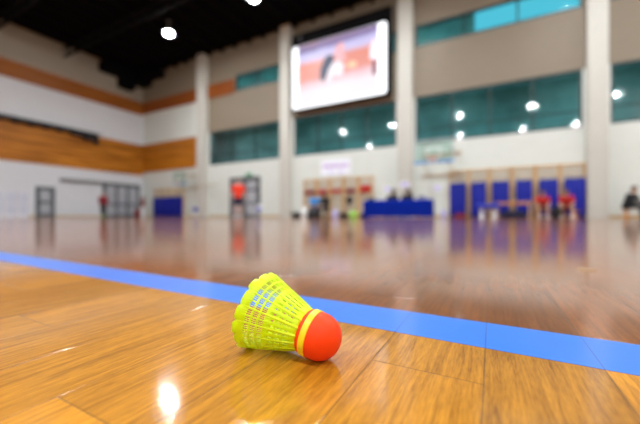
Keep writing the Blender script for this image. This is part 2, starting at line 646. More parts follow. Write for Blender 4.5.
WINS = [  # x0, x1, z0, z1, mullion xs, kind
    (-19.45, -12.70, WIN_Z0, WIN_Z1, 3, 'lo'),
    (-11.60, -4.75, WIN_Z0, WIN_Z1, 4, 'lo'),
    (-3.70, 3.55, WIN_Z0, WIN_Z1, 4, 'lo'),
    (4.50, 12.0, WIN_Z0, WIN_Z1, 4, 'lo'),
    (-16.75, -12.75, TOP_Z0, TOP_Z1, 2, 'hi'),
    (-11.60, -4.75, TOP_Z0, TOP_Z1, 3, 'hi'),
    (-3.70, 3.55, TOP_Z0, TOP_Z1, 3, 'hi'),
    (4.50, 12.0, TOP_Z0, TOP_Z1, 3, 'hi'),
]
struct(wall_with_openings('wall_back', WX, EX, WY, WY + .3, 0, CZ, [w[:4] for w in WINS],
                          [M['white_wall'], M['beige_wall']], [(WIN_Z1 - 0.01, 0), (99, 1)]))

# left wall: cool white to the upper band, greyer above it
m = MB(nest=False)
m.box((WX - .3, SY, 0), (WX, WY, 10.4))
m.cur = 1
m.box((WX - .3, SY, 10.4), (WX, WY, CZ))
struct(m.build('wall_left', [M['cool_wall'], M['grey_beige']]))
m = MB()
m.box((EX, SY, 0), (EX + .3, WY, CZ))
struct(m.build('wall_right', M['rear_wall']))
struct(MB().box((WX, SY - .3, 0), (EX, SY, CZ)).build('wall_front', M['rear_wall']))

# columns on the back wall
for i, (a, b) in P.items():
    m = MB().box((a, WY - .35, 0), (b, WY, CZ))
    struct(m.build('wall_column', M['column']))

# skirting
struct(MB().box((WX, WY - .03, 0), (EX, WY, .12)).build('baseboard_back', M['skirting']))
struct(MB().box((WX, SY, 0), (WX + .03, WY, .12)).build('baseboard_left', M['skirting']))

# wooden bands of wall panelling
struct(MB().box((WX, SY, 9.15), (WX + .06, WY - .06, 10.35)).build('trim_1', M['panel_hi_y']))
struct(MB().box((WX, WY - .06, 9.25), (P[1][0], WY, 10.3)).build('trim_2', M['panel_hi']))
struct(MB().box((P[1][1], WY - .06, 9.25), (-16.85, WY, 10.3)).build('trim_3', M['panel_hi']))
struct(MB().box((WX, SY, 3.72), (WX + .06, WY - .06, 6.45)).build('trim_4', M['panel_lo_y']))
struct(MB().box((WX, WY - .06, 4.0), (P[1][0] - .02, WY, 6.5)).build('trim_5', M['panel_lo']))

# windows: frame on top level, mullions and panes as its parts
for k, (x0, x1, z0, z1, nm, kd) in enumerate(WINS):
    fw = .09
    f = MB()
    f.box((x0, WY + .02, z0), (x1, WY + .14, z0 + fw)).box((x0, WY + .02, z1 - fw), (x1, WY + .14, z1))
    f.box((x0, WY + .02, z0), (x0 + fw, WY + .14, z1)).box((x1 - fw, WY + .02, z0), (x1, WY + .14, z1))
    fo = struct(f.build('window_%d' % (k + 1), M['frame']))
    cells = nm + 0
    xs = [x0 + fw + (x1 - x0 - 2 * fw) * j / cells for j in range(cells + 1)]
    for xm in xs[1:-1]:
        MB().box((xm - .04, WY + .03, z0 + fw), (xm + .04, WY + .13, z1 - fw)).build('mullion', M['frame'], fo)
    if kd == 'lo':
        MB().box((x0 + fw, WY + .04, z0 + .72), (x1 - fw, WY + .12, z0 + .77)).build('transom', M['frame'], fo)
    for j in range(cells):
        MB().box((xs[j] + .02, WY + .075, z0 + .05), (xs[j + 1] - .02, WY + .083, z1 - .05)).build('pane', M['glass'] if kd == 'lo' else M['glass_hi'], fo)
    if k in (4, 5, 6):
        # a sheet added behind the panes to darken the sky seen through them
        xb = xs[1] + .5 if k == 6 else x1 - fw
        MB().box((x0 + fw, WY + .16, z0 + .02), (xb, WY + .17, z1)).build('pane_dimming_sheet', M['dim_sheet'], fo)

# glazed spectator gallery behind the main windows
g = MB()
g.box((-26.5, WY + 2.8, 3.6), (EX, WY + 3.0, 7.2))
g.box((-26.5, WY + .3, 3.4), (EX, WY + 3.0, 3.6))
g.box((-26.5, WY + .3, 7.2), (EX, WY + 3.0, 7.4))
g.box((-26.7, WY + .3, 3.4), (-26.5, WY + 3.0, 7.4))
g.box((EX, WY + .3, 3.4), (EX + .2, WY + 3.0, 7.4))
struct(g.build('wall_gallery', M['gallery']))
for gx in (-17, -10, -3, 4, 10):  # added fill lights, brighten the gallery seen through the main windows
    ld = bpy.data.lights.new('gallery_fill_light', 'AREA')
    ld.shape = 'RECTANGLE'
    ld.size, ld.size_y = 4.0, 0.3
    ld.energy = GALLERY_FILL_POWER
    lo = bpy.data.objects.new('gallery_fill_light', ld)
    COL.objects.link(lo)
    lo.location = (gx, WY + .9, 7.15)

# painted line across the boards
pts = []
XA, XB = WX + 3, EX - 3
t = 0.00025
v = []
for xx in (XA, XB):
    for ed in (LN, LF):
        for z in (0.0, t):
            v.append((xx, ed - SL * xx, z))
m = MB()
m.add(v, [(1, 5, 7, 3), (0, 2, 6, 4), (0, 4, 5, 1), (2, 3, 7, 6), (0, 1, 3, 2), (4, 6, 7, 5)])
struct(m.build('floor_line', M['line']))

# roof trusses (only their undersides could be seen)
for ty in (-12.9, -2.6, 8.1, 11.9):
    m = MB()
    m.box((WX, ty - .07, CZ - .42), (EX, ty + .07, CZ - .28))
    m.box((WX, ty - .07, CZ - 1.0), (EX, ty + .07, CZ - .88))
    x = WX + .2
    up = True
    while x < EX - 1:
        za, zb = (CZ - .94, CZ - .35) if up else (CZ - .35, CZ - .94)
        m.tube((x, ty, za), (x + .9, ty, zb), .035, n=6)
        x += .9
        up = not up
    struct(m.build('ceiling_truss', M['black_metal']))

# lamps: 5 x 4 bays
LX = [-18.1, -11.2, -3.8, 3.7, 10.2]
LXS = [[-17.8, -10.9, -4.05, 3.66, 9.4], [-18.1, -11.2, -3.3, 3.8, 10.5], LX, LX]
LY = [-14.5, -4.2, 6.5, 13.4]


def make_lamp():
    r = thing('high_bay_lamp', 'lamp', 'lamp', (0, 0, 0), 0, 'round high bay lamps hung under the roof')
    MB().lathe([(.03, .42), (.10, .42), (.13, .30), (.13, .16), (.16, .12), (.34, -.04), (.36, -.06), (.34, -.06), (.15, .08), (.03, .10)], 28).build('housing', M['housing'], r, True)
    MB().lathe([(.02, -.15), (.10, -.14), (.16, -.11), (.21, -.065), (.23, -.02), (.02, 0.0)], 28).build('lens', M['lens'], r, True)
    MB().tube((0, 0, .40), (0, 0, .74), .03).box((-.12, -.1, .70), (.12, .1, .768)).build('bracket', M['housing'], r)
    return r


lamp0 = None
lamp_where = {}
LCOLN = ['nearest the left wall', 'second from the left wall', 'third from the left wall', 'fourth from the left wall', 'farthest from the left wall']
LROWN = ['row farthest from the windows', 'third row from the windows', 'second row from the windows', 'row nearest the windows']
for iy, ly in enumerate(LY):
    for ix, lx in enumerate(LXS[iy]):
        o = make_lamp() if lamp0 is None else copy_tree(lamp0)
        if lamp0 is None:
            lamp0 = o
        o.location = (lx, ly, 11.75)
        o['label'] = 'lit high bay lamp, %s, %s' % (LCOLN[ix], LROWN[iy])
for iy, ly in enumerate(LY):
    for lx in LXS[iy]:
        ld = bpy.data.lights.new('lamp_light', 'AREA')
        ld.shape = 'DISK'
        ld.size = 0.5
        ld.energy = LAMP_POWER
        ld.color = LAMP_COL
        ld.spread = math.radians(150)
        lo = bpy.data.objects.new('lamp_light', ld)
        COL.objects.link(lo)
        lo.location = (lx, ly, 11.55)

# black ventilation ducts stepping down in the far left corner
m = MB()
e_ = .003
m.box((WX + e_, 14.25, 11.75), (WX + 1.0, 15.7, 12.5))
m.box((WX + e_, 15.7, 10.95), (WX + .8, 16.8, 12.5))
m.box((WX + e_, 16.8, 11.6), (WX + 1.3, WY - e_, 12.5))
m.box((WX + 1.3, 17.0, 12.05), (WX + 3.0, WY - e_, 12.5))
tag(m.build('air_duct', M['ceiling']), 'black stepped air duct in the ceiling corner above the wood bands', 'air duct')

# gathered black divider net along the top of the lower wood band
m = MB()
n = 90
ya, yb = -6.0, 14.1
rings = []
for i in range(n + 1):
    y = ya + (yb - ya) * i / n
    s_ = i / n
    drop = .24 + .08 * math.sin(i * 1.7) + .05 * math.sin(i * 3.1) + (.45 * max(0, (s_ - .9) / .1) if s_ > .9 else 0) + .12 * max(0, s_ - .6)
    cz = 6.55
    ring = []
    for k in range(10):
        a = 2 * PI * k / 10
        ring.append((WX + .26 + .13 * math.cos(a) + .02 * math.sin(i * 2.3), y, cz - drop / 2 + (drop / 2 + .03) * math.sin(a)))
    rings.append(ring)
vs = [p for r_ in rings for p in r_]
fs = [(j * 10 + k, j * 10 + (k + 1) % 10, (j + 1) * 10 + (k + 1) % 10, (j + 1) * 10 + k) for j in range(n) for k in range(10)]
fs += [tuple(range(10)), tuple(n * 10 + k for k in reversed(range(10)))]
m.add(vs, fs)
nt = thing('divider_net', 'gathered black net hung on a rail above the wide wooden band of the left wall', 'net', (WX + .2, 4, 6.4))
o = m.build('net_bundle', M['black_net'], nt, True)
o.location = (-(WX + .2), -4, -6.4)
o = MB().tube((WX + .26, ya - .5, 6.6), (WX + .26, yb + .3, 6.6), .035).build('rail', M['black_metal'], nt)
o.location = (-(WX + .2), -4, -6.4)
for yy in (-5, 0, 5, 9, 14):
    o = MB().box((WX, yy - .03, 6.56), (WX + .28, yy + .03, 6.64)).build('wall_bracket', M['black_metal'], nt)
    o.location = (-(WX + .2), -4, -6.4)

# ------------------------------------------------------------------ doors
def part_at(mb, name, mt, root, smooth=False):
    """mesh given in world coordinates, parented to an unrotated root"""
    mb.v = [(v[0] - root.location[0], v[1] - root.location[1], v[2] - root.location[2]) for v in mb.v]
    return mb.build(name, mt, root, smooth)


def empty_struct(name, loc):
    o = bpy.data.objects.new(name, None)
    COL.objects.link(o)
    o.location = loc
    return struct(o)


# single grey glazed door in the left wall
d = empty_struct('door_1', (WX, 10.77, 0))
xa, xb = WX + .01, WX + .09
part_at(MB().box((xa, 10.22, 0), (xb, 10.36, 2.15)).box((xa, 11.18, 0), (xb, 11.32, 2.15)).box((xa, 10.22, 2.0), (xb, 11.32, 2.15)), 'door_frame', M['door_frame'], d)
dl = part_at(MB().box((xa, 10.36, .02), (xb - .03, 10.46, 2.0)).box((xa, 11.08, .02), (xb - .03, 11.18, 2.0)).box((xa, 10.36, .02), (xb - .03, 11.18, .25))
             .box((xa, 10.36, .95), (xb - .03, 11.18, 1.15)).box((xa, 10.36, 1.9), (xb - .03, 11.18, 2.0)), 'door_leaf', M['door_frame'], d)
MB().box((.02, -.35, .25), (.035, .35, .95)).build('pane', M['door_glass'], d)
MB().box((.02, -.35, 1.15), (.035, .35, 1.9)).build('pane', M['door_glass'], d)
MB().tube((.09, .30, 1.02), (.14, .30, 1.02), .012).tube((.14, .30, 1.02), (.14, .17, 1.02), .012).build('door_handle', M['steel'], d)

# pale glazed screen far left
d = empty_struct('door_2', (WX, 9.0, 0))
for a in (8.0, 8.62, 9.24):
    f = MB().box((.01, a - 9, 0), (.06, a - 8.94, 1.75)).box((.01, a - 8.46, 0), (.06, a - 8.40, 1.75)).box((.01, a - 9, 1.67), (.06, a - 8.4, 1.75)).box((.01, a - 9, 0), (.06, a - 8.4, .12)).box((.01, a - 9, .85), (.06, a - 8.4, .92))
    f.build('door_leaf', M['white_paint'], d)
    MB().box((.015, a - 8.94, .12), (.03, a - 8.46, 1.67)).build('pane', M['pale_glass'], d)

# big grey sliding doors with their overhead rail
d = empty_struct('door_3', (WX, 16.0, 0))
ya0, yb0 = -1.45, 1.62
f = MB().box((.01, ya0, 0), (.12, ya0 + .14, 2.85)).box((.01, yb0 - .14, 0), (.12, yb0, 2.85)).box((.01, ya0, 2.7), (.12, yb0, 2.85))
f.build('door_frame', M['door_frame'], d)
w3 = (yb0 - ya0 - .28) / 3
for k in range(3):
    a = ya0 + .14 + k * w3
    b_ = a + w3
    f = MB().box((.02, a, .02), (.09, a + .09, 2.7)).box((.02, b_ - .09, .02), (.09, b_, 2.7)).box((.02, a, .02), (.09, b_, .2)).box((.02, a, 1.0), (.09, b_, 1.16)).box((.02, a, 2.6), (.09, b_, 2.7))
    dl = f.build('door_leaf', M['door_frame'], d)
    MB().box((.03, a + .09, .2), (.045, b_ - .09, 1.0)).build('pane', M['door_glass'], dl)
    MB().box((.03, a + .09, 1.16), (.045, b_ - .09, 2.6)).build('pane', M['door_glass'], dl)
MB().box((.0, -4.35, 2.62), (.16, ya0, 2.88)).build('door_track', M['grey_paint'], d)

# double door in the back wall, second bay
d = empty_struct('door_4', (-15.85, WY, 0))
def bx(mb, x0, x1, z0, z1, y=.0, t_=.10):
    return mb.box((x0, -y - t_, z0), (x1, -y, z1))
f = MB()
for (x0, x1, z0, z1) in ((-1.42, -1.26, 0, 2.92), (1.26, 1.42, 0, 2.92), (-1.42, 1.42, 2.76, 2.92)):
    bx(f, x0, x1, z0, z1)
f.build('door_frame', M['door_frame'], d)
for (x0, x1) in ((-1.26, -.02), (.02, 1.26)):
    f = MB()
    for q in ((x0, x0 + .14, .02, 2.76), (x1 - .14, x1, .02, 2.76), (x0, x1, .02, .2), (x0, x1, 1.88, 2.06), (x0, x1, 2.64, 2.76), (x0, x1, .95, 1.08)):
        bx(f, *q, y=.02, t_=.06)
    dl = f.build('door_leaf', M['door_frame'], d)
    for (z0, z1) in ((.2, .95), (1.08, 1.88), (2.06, 2.64)):
        bx(MB(), x0 + .14, x1 - .14, z0, z1, y=.04, t_=.012).build('pane', M['door_glass'], dl)
    hx = -.16 if x0 < -.5 else .16
    MB().tube((hx, -.16, .9), (hx, -.16, 1.25), .014).tube((hx, -.16, .95), (hx, -.07, .95), .01).tube((hx, -.16, 1.2), (hx, -.07, 1.2), .01).build('door_handle', M['steel'], dl)

s = MB().box((-15.75, WY - .09, 2.98), (-15.2, WY - .02, 3.18)).build('exit_sign', M['exit_green'])
tag(s, 'small green sign above the grey double door', 'sign')

# ------------------------------------------------------------------ video screen
SX0, SX1, SZ0, SZ1, SYY = -11.36, -5.14, 6.93, 10.93, 17.4
sc_root = thing('video_screen', 'large lit video screen high on the back wall showing a badminton player', 'screen', ((SX0 + SX1) / 2, SYY + .3, SZ0 - .1))


def rrect(x0, x1, z0, z1, y, r=.1, seg=5):
    out = []
    for (cx, cz, a0) in ((x1 - r, z1 - r, 0), (x0 + r, z1 - r, PI / 2), (x0 + r, z0 + r, PI), (x1 - r, z0 + r, 1.5 * PI)):
        for k in range(seg + 1):
            t_ = a0 + k / seg * PI / 2
            out.append((cx + r * math.cos(t_), y, cz + r * math.sin(t_)))
    return out


def plate(pts, y0, y1, name, mt, root):
    """outline (x, z) pairs or (x,y,z) extruded from y0 to y1"""
    n_ = len(pts)
    P2 = [(p[0], p[-1]) for p in pts]
    vs = [(a, y0, b) for a, b in P2] + [(a, y1, b) for a, b in P2]
    fs = [tuple(range(n_)), tuple(reversed(range(n_, 2 * n_)))] + [(i, n_ + i, n_ + (i + 1) % n_, (i + 1) % n_) for i in range(n_)]
    return part_at(MB().add(vs, fs), name, mt, root)


part_at(MB().box((SX0 - .05, SYY + .02, SZ0 - .04), (SX1 + .22, SYY + .35, SZ1 + .80)), 'screen_cabinet', M['black_metal'], sc_root)
for q in (SX0 + 1, SX1 - 1.3):
    part_at(MB().box((q, SYY + .36, SZ0 + .6), (q + .3, WY, SZ1)), 'wall_mount', M['black_metal'], sc_root)
part_at(MB().ellipsoid((SX0 + .55, SYY + .1, SZ1 + .5), (.16, .16, .18)), 'floodlight', M['housing'], sc_root)


def screen_picture():
    """what the display shows: broad bands of a televised court, in plain object coordinates"""
    m_ = bpy.data.materials.new('video_picture')
    N, L, b = nodes_of(m_)
    b.inputs['Base Color'].default_value = (.02, .02, .02, 1)
    tc = N.new('ShaderNodeTexCoord')
    sep = N.new('ShaderNodeSeparateXYZ')
    L.new(tc.outputs['Object'], sep.inputs[0])
    nz = N.new('ShaderNodeTexNoise')
    nz.inputs['Scale'].default_value = 1.3
    L.new(tc.outputs['Object'], nz.inputs['Vector'])
    zz = mathn(N, L, 'ADD', sep.outputs[2], mathn(N, L, 'MULTIPLY', mathn(N, L, 'SUBTRACT', nz.outputs['Fac'], .5), .35))
    zz = mathn(N, L, 'ADD', zz, mathn(N, L, 'MULTIPLY', sep.outputs[0], -0.03))
    v_ = mathn(N, L, 'DIVIDE', mathn(N, L, 'SUBTRACT', zz, .1), 4.13)
    r = N.new('ShaderNodeValToRGB')
    cr = r.color_ramp
    stops = [(0.0, (1, .93, 1)), (.24, (1, .88, .93)), (.36, (.95, .62, .68)), (.44, (.88, .33, .27)), (.66, (.90, .32, .24)), (.72, (.75, .66, .95)), (.82, (.62, .58, .92)), (.86, (.26, .20, .44)), (.95, (.30, .20, .36)), (1.0, (.62, .25, .16))]
    cr.elements[0].position, cr.elements[0].color = stops[0][0], stops[0][1] + (1,)
    cr.elements[1].position, cr.elements[1].color = stops[-1][0], stops[-1][1] + (1,)
    for p_, c_ in stops[1:-1]:
        e = cr.elements.new(p_)
        e.color = c_ + (1,)
    L.new(v_, r.inputs['Fac'])
    L.new(r.outputs['Color'], b.inputs['Emission Color'])
    b.inputs['Emission Strength'].default_value = 0.98
    return m_


scr_white = emit('lit_screen_white', (.95, .97, 1.0), 1.9)
part_at(MB().add([(p[0], y_, p[2]) for y_ in (SYY, SYY + .02) for p in rrect(SX0, SX1, SZ0, SZ1, 0, .16)],
                 [tuple(range(24)), tuple(reversed(range(24, 48)))] + [(i, 24 + i, 24 + (i + 1) % 24, (i + 1) % 24) for i in range(24)]), 'screen_face', scr_white, sc_root)
pic = MB().box((SX0 + .45, SYY - .012, SZ0 + .12), (SX1 - .50, SYY, SZ1 - .02))
part_at(pic, 'screen_picture', screen_picture(), sc_root)
fx = SX0 + 2.75


def blob(name, pts, col, st, y0):
    plate(pts, y0 - .006, y0, name, emit('lit_' + name, col, st), sc_root)


blob('shown_figure_dark', [(fx - .72, 8.45), (fx - .42, 8.30), (fx - .12, 8.9), (fx + .25, 9.35), (fx + .20, 9.85), (fx - .30, 9.85), (fx - .68, 9.2)], (.01, .03, .14), .6, SYY - .012)
blob('shown_figure_white', [(fx - .30, 8.25), (fx - .1, 8.2), (fx + .2, 8.6), (fx + .75, 8.45), (fx + .95, 9.0), (fx + .6, 9.4), (fx + .15, 9.35), (fx - .12, 8.95)], (1, .90, .96), 1.0, SYY - .018)
blob('shown_figure_skin', [(fx + .25, 9.85), (fx + .4, 10.3), (fx + .75, 10.45), (fx + .95, 10.2), (fx + .8, 9.7), (fx + 1.1, 9.45), (fx + .9, 9.3), (fx + .35, 9.5)], (.92, .48, .52), 1.1, SYY - .022)
blob('shown_figure_arm', [(fx + 1.1, 8.85), (fx + 1.6, 8.75), (fx + 1.75, 9.0), (fx + 1.5, 9.15), (fx + 1.15, 9.1)], (1.0, .60, .38), 1.2, SYY - .022)
blob('shown_official_white', [(SX1 - .95, 9.0), (SX1 - .56, 8.9), (SX1 - .55, 9.9), (SX1 - .75, 10.1), (SX1 - .95, 9.6)], (1, .85, .95), 1.3, SYY - .018)
blob('shown_official_dark', [(SX1 - .80, 8.1), (SX1 - .56, 8.05), (SX1 - .56, 8.9), (SX1 - .78, 8.95)], (.25, .06, .10), .8, SYY - .022)

# ------------------------------------------------------------------ basketball goals
def hoop(name, label, x, yb, zr, wd, group=None):
    r = thing(name, label, 'basketball hoop', (x, WY, 0))
    dy = yb - WY
    h_ = 1.02
    f = wd / 2
    z0_ = zr - .12
    MB().box((-f + .04, dy + .01, z0_ + .04), (f - .04, dy + .03, z0_ + h_ - .04)).build('backboard', M['board'], r)
    MB().box((-f, dy, z0_), (f, dy + .05, z0_ + .05)).box((-f, dy, z0_ + h_ - .05), (f, dy + .05, z0_ + h_)).box((-f, dy, z0_), (-f + .05, dy + .05, z0_ + h_)).box((f - .05, dy, z0_), (f, dy + .05, z0_ + h_)).build('backboard_frame', M['steel'], r)
    MB().box((-f, dy - .03, z0_ - .06), (f, dy + .06, z0_ + .03)).build('edge_padding', M['sky_cloth'], r)
    MB().box((-.3, dy - .005, z0_ + .2), (.3, dy + .008, z0_ + .24)).box((-.3, dy - .005, z0_ + .62), (.3, dy + .008, z0_ + .66)).box((-.3, dy - .005, z0_ + .2), (-.26, dy + .008, z0_ + .66)).box((.26, dy - .005, z0_ + .2), (.3, dy + .008, z0_ + .66)).build('aiming_square', M['white_plastic'], r)
    rim = MB().torus((0, dy - .38, zr), .228, .011).box((-.09, dy - .16, zr - .06), (.09, dy, zr + .02)).build('rim', M['rim'], r, True)
    nt_ = MB()
    for k in range(12):
        a0 = 2 * PI * k / 12
        for s_ in (1, -1):
            pp = []
            for j in range(5):
                rr_ = .225 - .025 * j
                aa = a0 + s_ * j * .26
                pp.append((rr_ * math.cos(aa), dy - .38 + rr_ * math.sin(aa), zr - .1 * j))
            nt_.path(pp, .004, 5)
    nt_.build('hoop_net', M['net'], rim)
    a = MB()
    for sx in (-.5, .5):
        a.tube((sx, dy + .05, z0_ + .8), (sx * 1.4, 0, z0_ + .8), .03)
        a.tube((sx, dy + .05, z0_ + .15), (sx * 1.4, 0, z0_ - .25), .03)
        a.tube((sx, dy + .05, z0_ + .15), (sx * 1.4, 0, z0_ + .75), .022)
    a.tube((-.5, dy + .06, z0_ + .15), (.5, dy + .06, z0_ + .15), .025).tube((-.5, dy + .06, z0_ + .8), (.5, dy + .06, z0_ + .8), .025)
    a.build('wall_arms', M['tan_paint'], r)
    for q in (-.38, .74):
        MB().box((-1.0, -.06, z0_ + q), (1.0, 0, z0_ + q + .12)).build('wall_rail', M['tan_paint'], r)
    return r


hoop('basketball_hoop', 'clear backboard hoop on wall arms above the blue covered table', -2.35, 15.4, 2.70, 1.76)
hoop('basketball_hoop', 'small far backboard hoop above the blue mats near the corner', -21.6, 16.9, 2.70, 1.6)
m = MB().box((-1.5, -.05, -.04), (1.5, 0, .04))
tag(m.build('wall_rail', M['tan_paint'], loc=(-19.9 + .3, WY - .36, 2.45)), 'thin tan rail fixed across the leftmost column beside the far hoop', 'rail')

# ------------------------------------------------------------------ wall bars and mats
def make_bars(w, h=2.45, n=14):
    r = thing('wall_bars', 'x', 'wall bars', (0, 0, 0))
    for sx in (-1, 1):
        a = sx * (w / 2 - .035)
        MB().rbox((a - .035, -.16, 0), (a + .035, -.03, h), .008, 2).build('upright', M['beech'], r)
    for sz in (0.02, h - .1):
        MB().box((-w / 2 + .07, -.05, sz), (w / 2 - .07, -.03, sz + .08)).build('cross_rail', M['beech'], r)
    first = None
    for k in range(n):
        z = .16 + (h - .26) * k / (n - 1)
        if first is None:
            first = MB().tube((-w / 2 + .05, 0, 0), (w / 2 - .05, 0, 0), .02, n=10).build('rung', M['beech'], r, True)
            o_ = first
        else:
            o_ = first.copy()
            COL.objects.link(o_)
            o_.parent = r
        o_.location = (0, -.12 if k < n - 1 else -.2, z)
    return r


bars_proto = make_bars(.93)


def bars(x, label, group):
    global bars_proto
    o_ = bars_proto if 'used' not in bars.__dict__ else copy_tree(bars_proto)
    bars.used = True
    o_.location = (x, WY, 0)
    o_['label'] = label
    o_['group'] = group
    return o_


def make_mat(w, h=1.66):
    r = thing('wall_mat', 'x', 'gym mat', (0, 0, 0))
    MB().rbox((-w / 2, -.06, 0), (w / 2, .06, h), .03, 3).build('mat_body', M['blue_vinyl'], r, True)
    for q in (h - .12, .10):
        MB().box((-w / 2 + .01, -.066, q), (w / 2 - .01, -.058, q + .02)).build('seam_welt', M['navy'], r)
    for sx in (-.2, .2):
        MB().box((sx - .025, -.02, h - .01), (sx + .025, .10, h + .03)).build('hanging_strap', M['navy'], r)
    return r


nth = ['leftmost', 'second from the left', 'third from the left', 'fourth from the left', 'fifth from the left', 'rightmost']
RU = [-1.48, -.57, .38, 1.33, 2.27, 3.18]
RM = [(-1.52, .76), (-.575, .67), (.38, .72), (1.34, .64), (2.285, .72), (3.23, .74)]
for i, x in enumerate(RU):
    bars(x, 'beech wall bars behind the large blue mats, %s of six' % nth[i], 'beech wall bars behind the six blue mats')
notes = ['beside the bare white wall', 'above the blue bench', 'above the wooden table', 'right of the wooden table', 'behind the two seated players', 'against the thick column']
for i, (x, w) in enumerate(RM):
    r = make_mat(w, 1.70)
    r.location = (x, WY - .26, .06)
    r['label'] = 'large blue mat %s, %s of six' % (notes[i], nth[i])
    r['group'] = 'blue mats in the row right of the table'
nth5 = ['leftmost', 'second from the left', 'middle one', 'fourth from the left', 'rightmost']
MU = [-10.33, -9.38, -8.43, -7.48, -6.55]
for i, x in enumerate(MU):
    bars(x, 'bare beech wall bars below the white banner, %s of five' % nth5[i], 'bare beech wall bars left of the blue table')
nth4 = ['leftmost', 'second from the left', 'third from the left', 'rightmost']
for i in range(4):
    bars(-25.55 + .93 * i, 'small far beech wall bars near the corner, %s of four' % nth4[i], 'beech wall bars near the far corner')
    r = make_mat(.88, 1.62)
    r.location = (-25.55 + .93 * i, WY - .26, .06)
    r['label'] = 'small far blue mat on the wall near the corner, %s of four' % nth4[i]
    r['group'] = 'blue mats near the far corner'

# red bibs hung over the bare wall bars
BZ = .16 + (2.45 - .26) * 9 / 13


def draped(name, label, x, z, w, drop, mt, cat, y=WY - .12):
    r = MB()
    n_ = 14
    vs = []
    for i in range(n_ + 1):
        xx = -w / 2 + w * i / n_
        wob = .012 * math.sin(i * 1.9 + x)
        low = drop * (1 + .18 * math.sin(i * .9 + x * 3))
        for (yy, zz) in ((-.035 + wob, -low), (-.035 + wob, -low / 2), (-.03, 0), (0, .03), (.028, 0), (.03, -low * .5), (.045, -low * .5), (.043, 0.01), (0, .045), (-.045, .01), (-.05 + wob, -low / 2), (-.05 + wob, -low)):
            vs.append((xx, yy, zz))
    k_ = 12
    fs = [(i * k_ + j, i * k_ + (j + 1) % k_, (i + 1) * k_ + (j + 1) % k_, (i + 1) * k_ + j) for i in range(n_) for j in range(k_)]
    fs += [tuple(range(k_)), tuple(n_ * k_ + j for j in reversed(range(k_)))]
    r.add(vs, fs)
    return tag(r.build(name, mt, None, True, (x, y, z)), label, cat, 'red bibs hung on the bare wall bars')


for i, (x, w, dr) in enumerate([(MU[0], .74, .18), (MU[1], .66, .24), (MU[2], .74, .16), (MU[3], .64, .18)]):
    draped('training_bib', 'dark red cloth hung over the bare wall bars, %s of the four small ones' % ['leftmost', 'second', 'third', 'rightmost'][i], x, BZ, w, dr, M['dark_red_cloth'] if i in (0, 3) else M['red_cloth'], 'cloth')
draped('training_bib', 'bigger bright red cloth on the wall bars nearest the blue table', MU[4], BZ + .1684, .68, .36, M['red_cloth'], 'cloth')

# banner and notices
bn = thing('wall_banner', 'white banner with a line of purple writing above the bare wall bars', 'banner', (-8.57, WY, 2.62))
MB().box((-1.03, -.03, 0), (1.03, -.005, 1.0)).build('banner_sheet', M['paper'], bn)
w_ = MB()
x = -.82
rs = random.Random(3)
while x < .80:
    cw = rs.choice([.07, .09, .11])
    hh = rs.choice([.16, .16, .23])
    kd = rs.randint(0, 2)
    z0_ = .50
    w_.box((x, -.034, z0_), (x + .034, -.03, z0_ + hh))
    if kd != 1:
        w_.box((x + cw - .034, -.034, z0_), (x + cw, -.03, z0_ + .16))
    w_.box((x, -.034, z0_ + (.115 if kd == 0 else 0)), (x + cw, -.03, z0_ + (.115 if kd == 0 else 0) + .040))
    if kd == 2:
        w_.box((x, -.034, z0_ + .06), (x + cw, -.03, z0_ + .08))
    x += cw + .035
w_.build('banner_writing', M['purple_ink'], bn)
MB().box((-.42, -.034, .10), (-.18, -.03, .20)).box((.25, -.034, .12), (.52, -.03, .22)).build('banner_emblem', M['lilac_ink'], bn)

for (x, y, z, w, lab) in ((-5.26, WY, 1.62, .42, 'small white and lilac notice on the wall left of the third column'),
                          (-4.2, WY - .35, 1.80, .56, 'small white and lilac notice fixed on the third column behind the table'),
                          (-2.55, WY, 1.58, .40, 'small white and lilac notice on the wall right of the blue table')):
    r = thing('wall_notice', lab, 'notice', (x, y, z))
    MB().box((-w / 2, -.012, -.16), (w / 2, 0, .16)).build('notice_sheet', M['paper'], r)
    MB().box((-w * .36, -.016, -.03), (w * .36, -.012, .09)).box((-w * .2, -.016, -.11), (w * .25, -.012, -.07)).build('notice_print', M['lilac_ink'], r)

# ------------------------------------------------------------------ table under blue cloth
tx0, tx1, tyf, tyb, tz = -4.95, -2.13, 13.25, 14.0, .76
tb = thing('folding_table', 'long folding table under the royal blue cloth', 'table', ((tx0 + tx1) / 2, (tyf + tyb) / 2, 0))
part_at(MB().box((tx0 + .03, tyf + .03, tz - .05), (tx1 - .03, tyb - .03, tz - .012)), 'tabletop', M['grey_plastic'], tb)
for sx in (tx0 + .25, tx1 - .25):
    for sy in (tyf + .12, tyb - .12):
        part_at(MB().tube((sx, sy, 0), (sx, sy, tz - .05), .018), 'leg', M['steel'], tb)
m = MB()
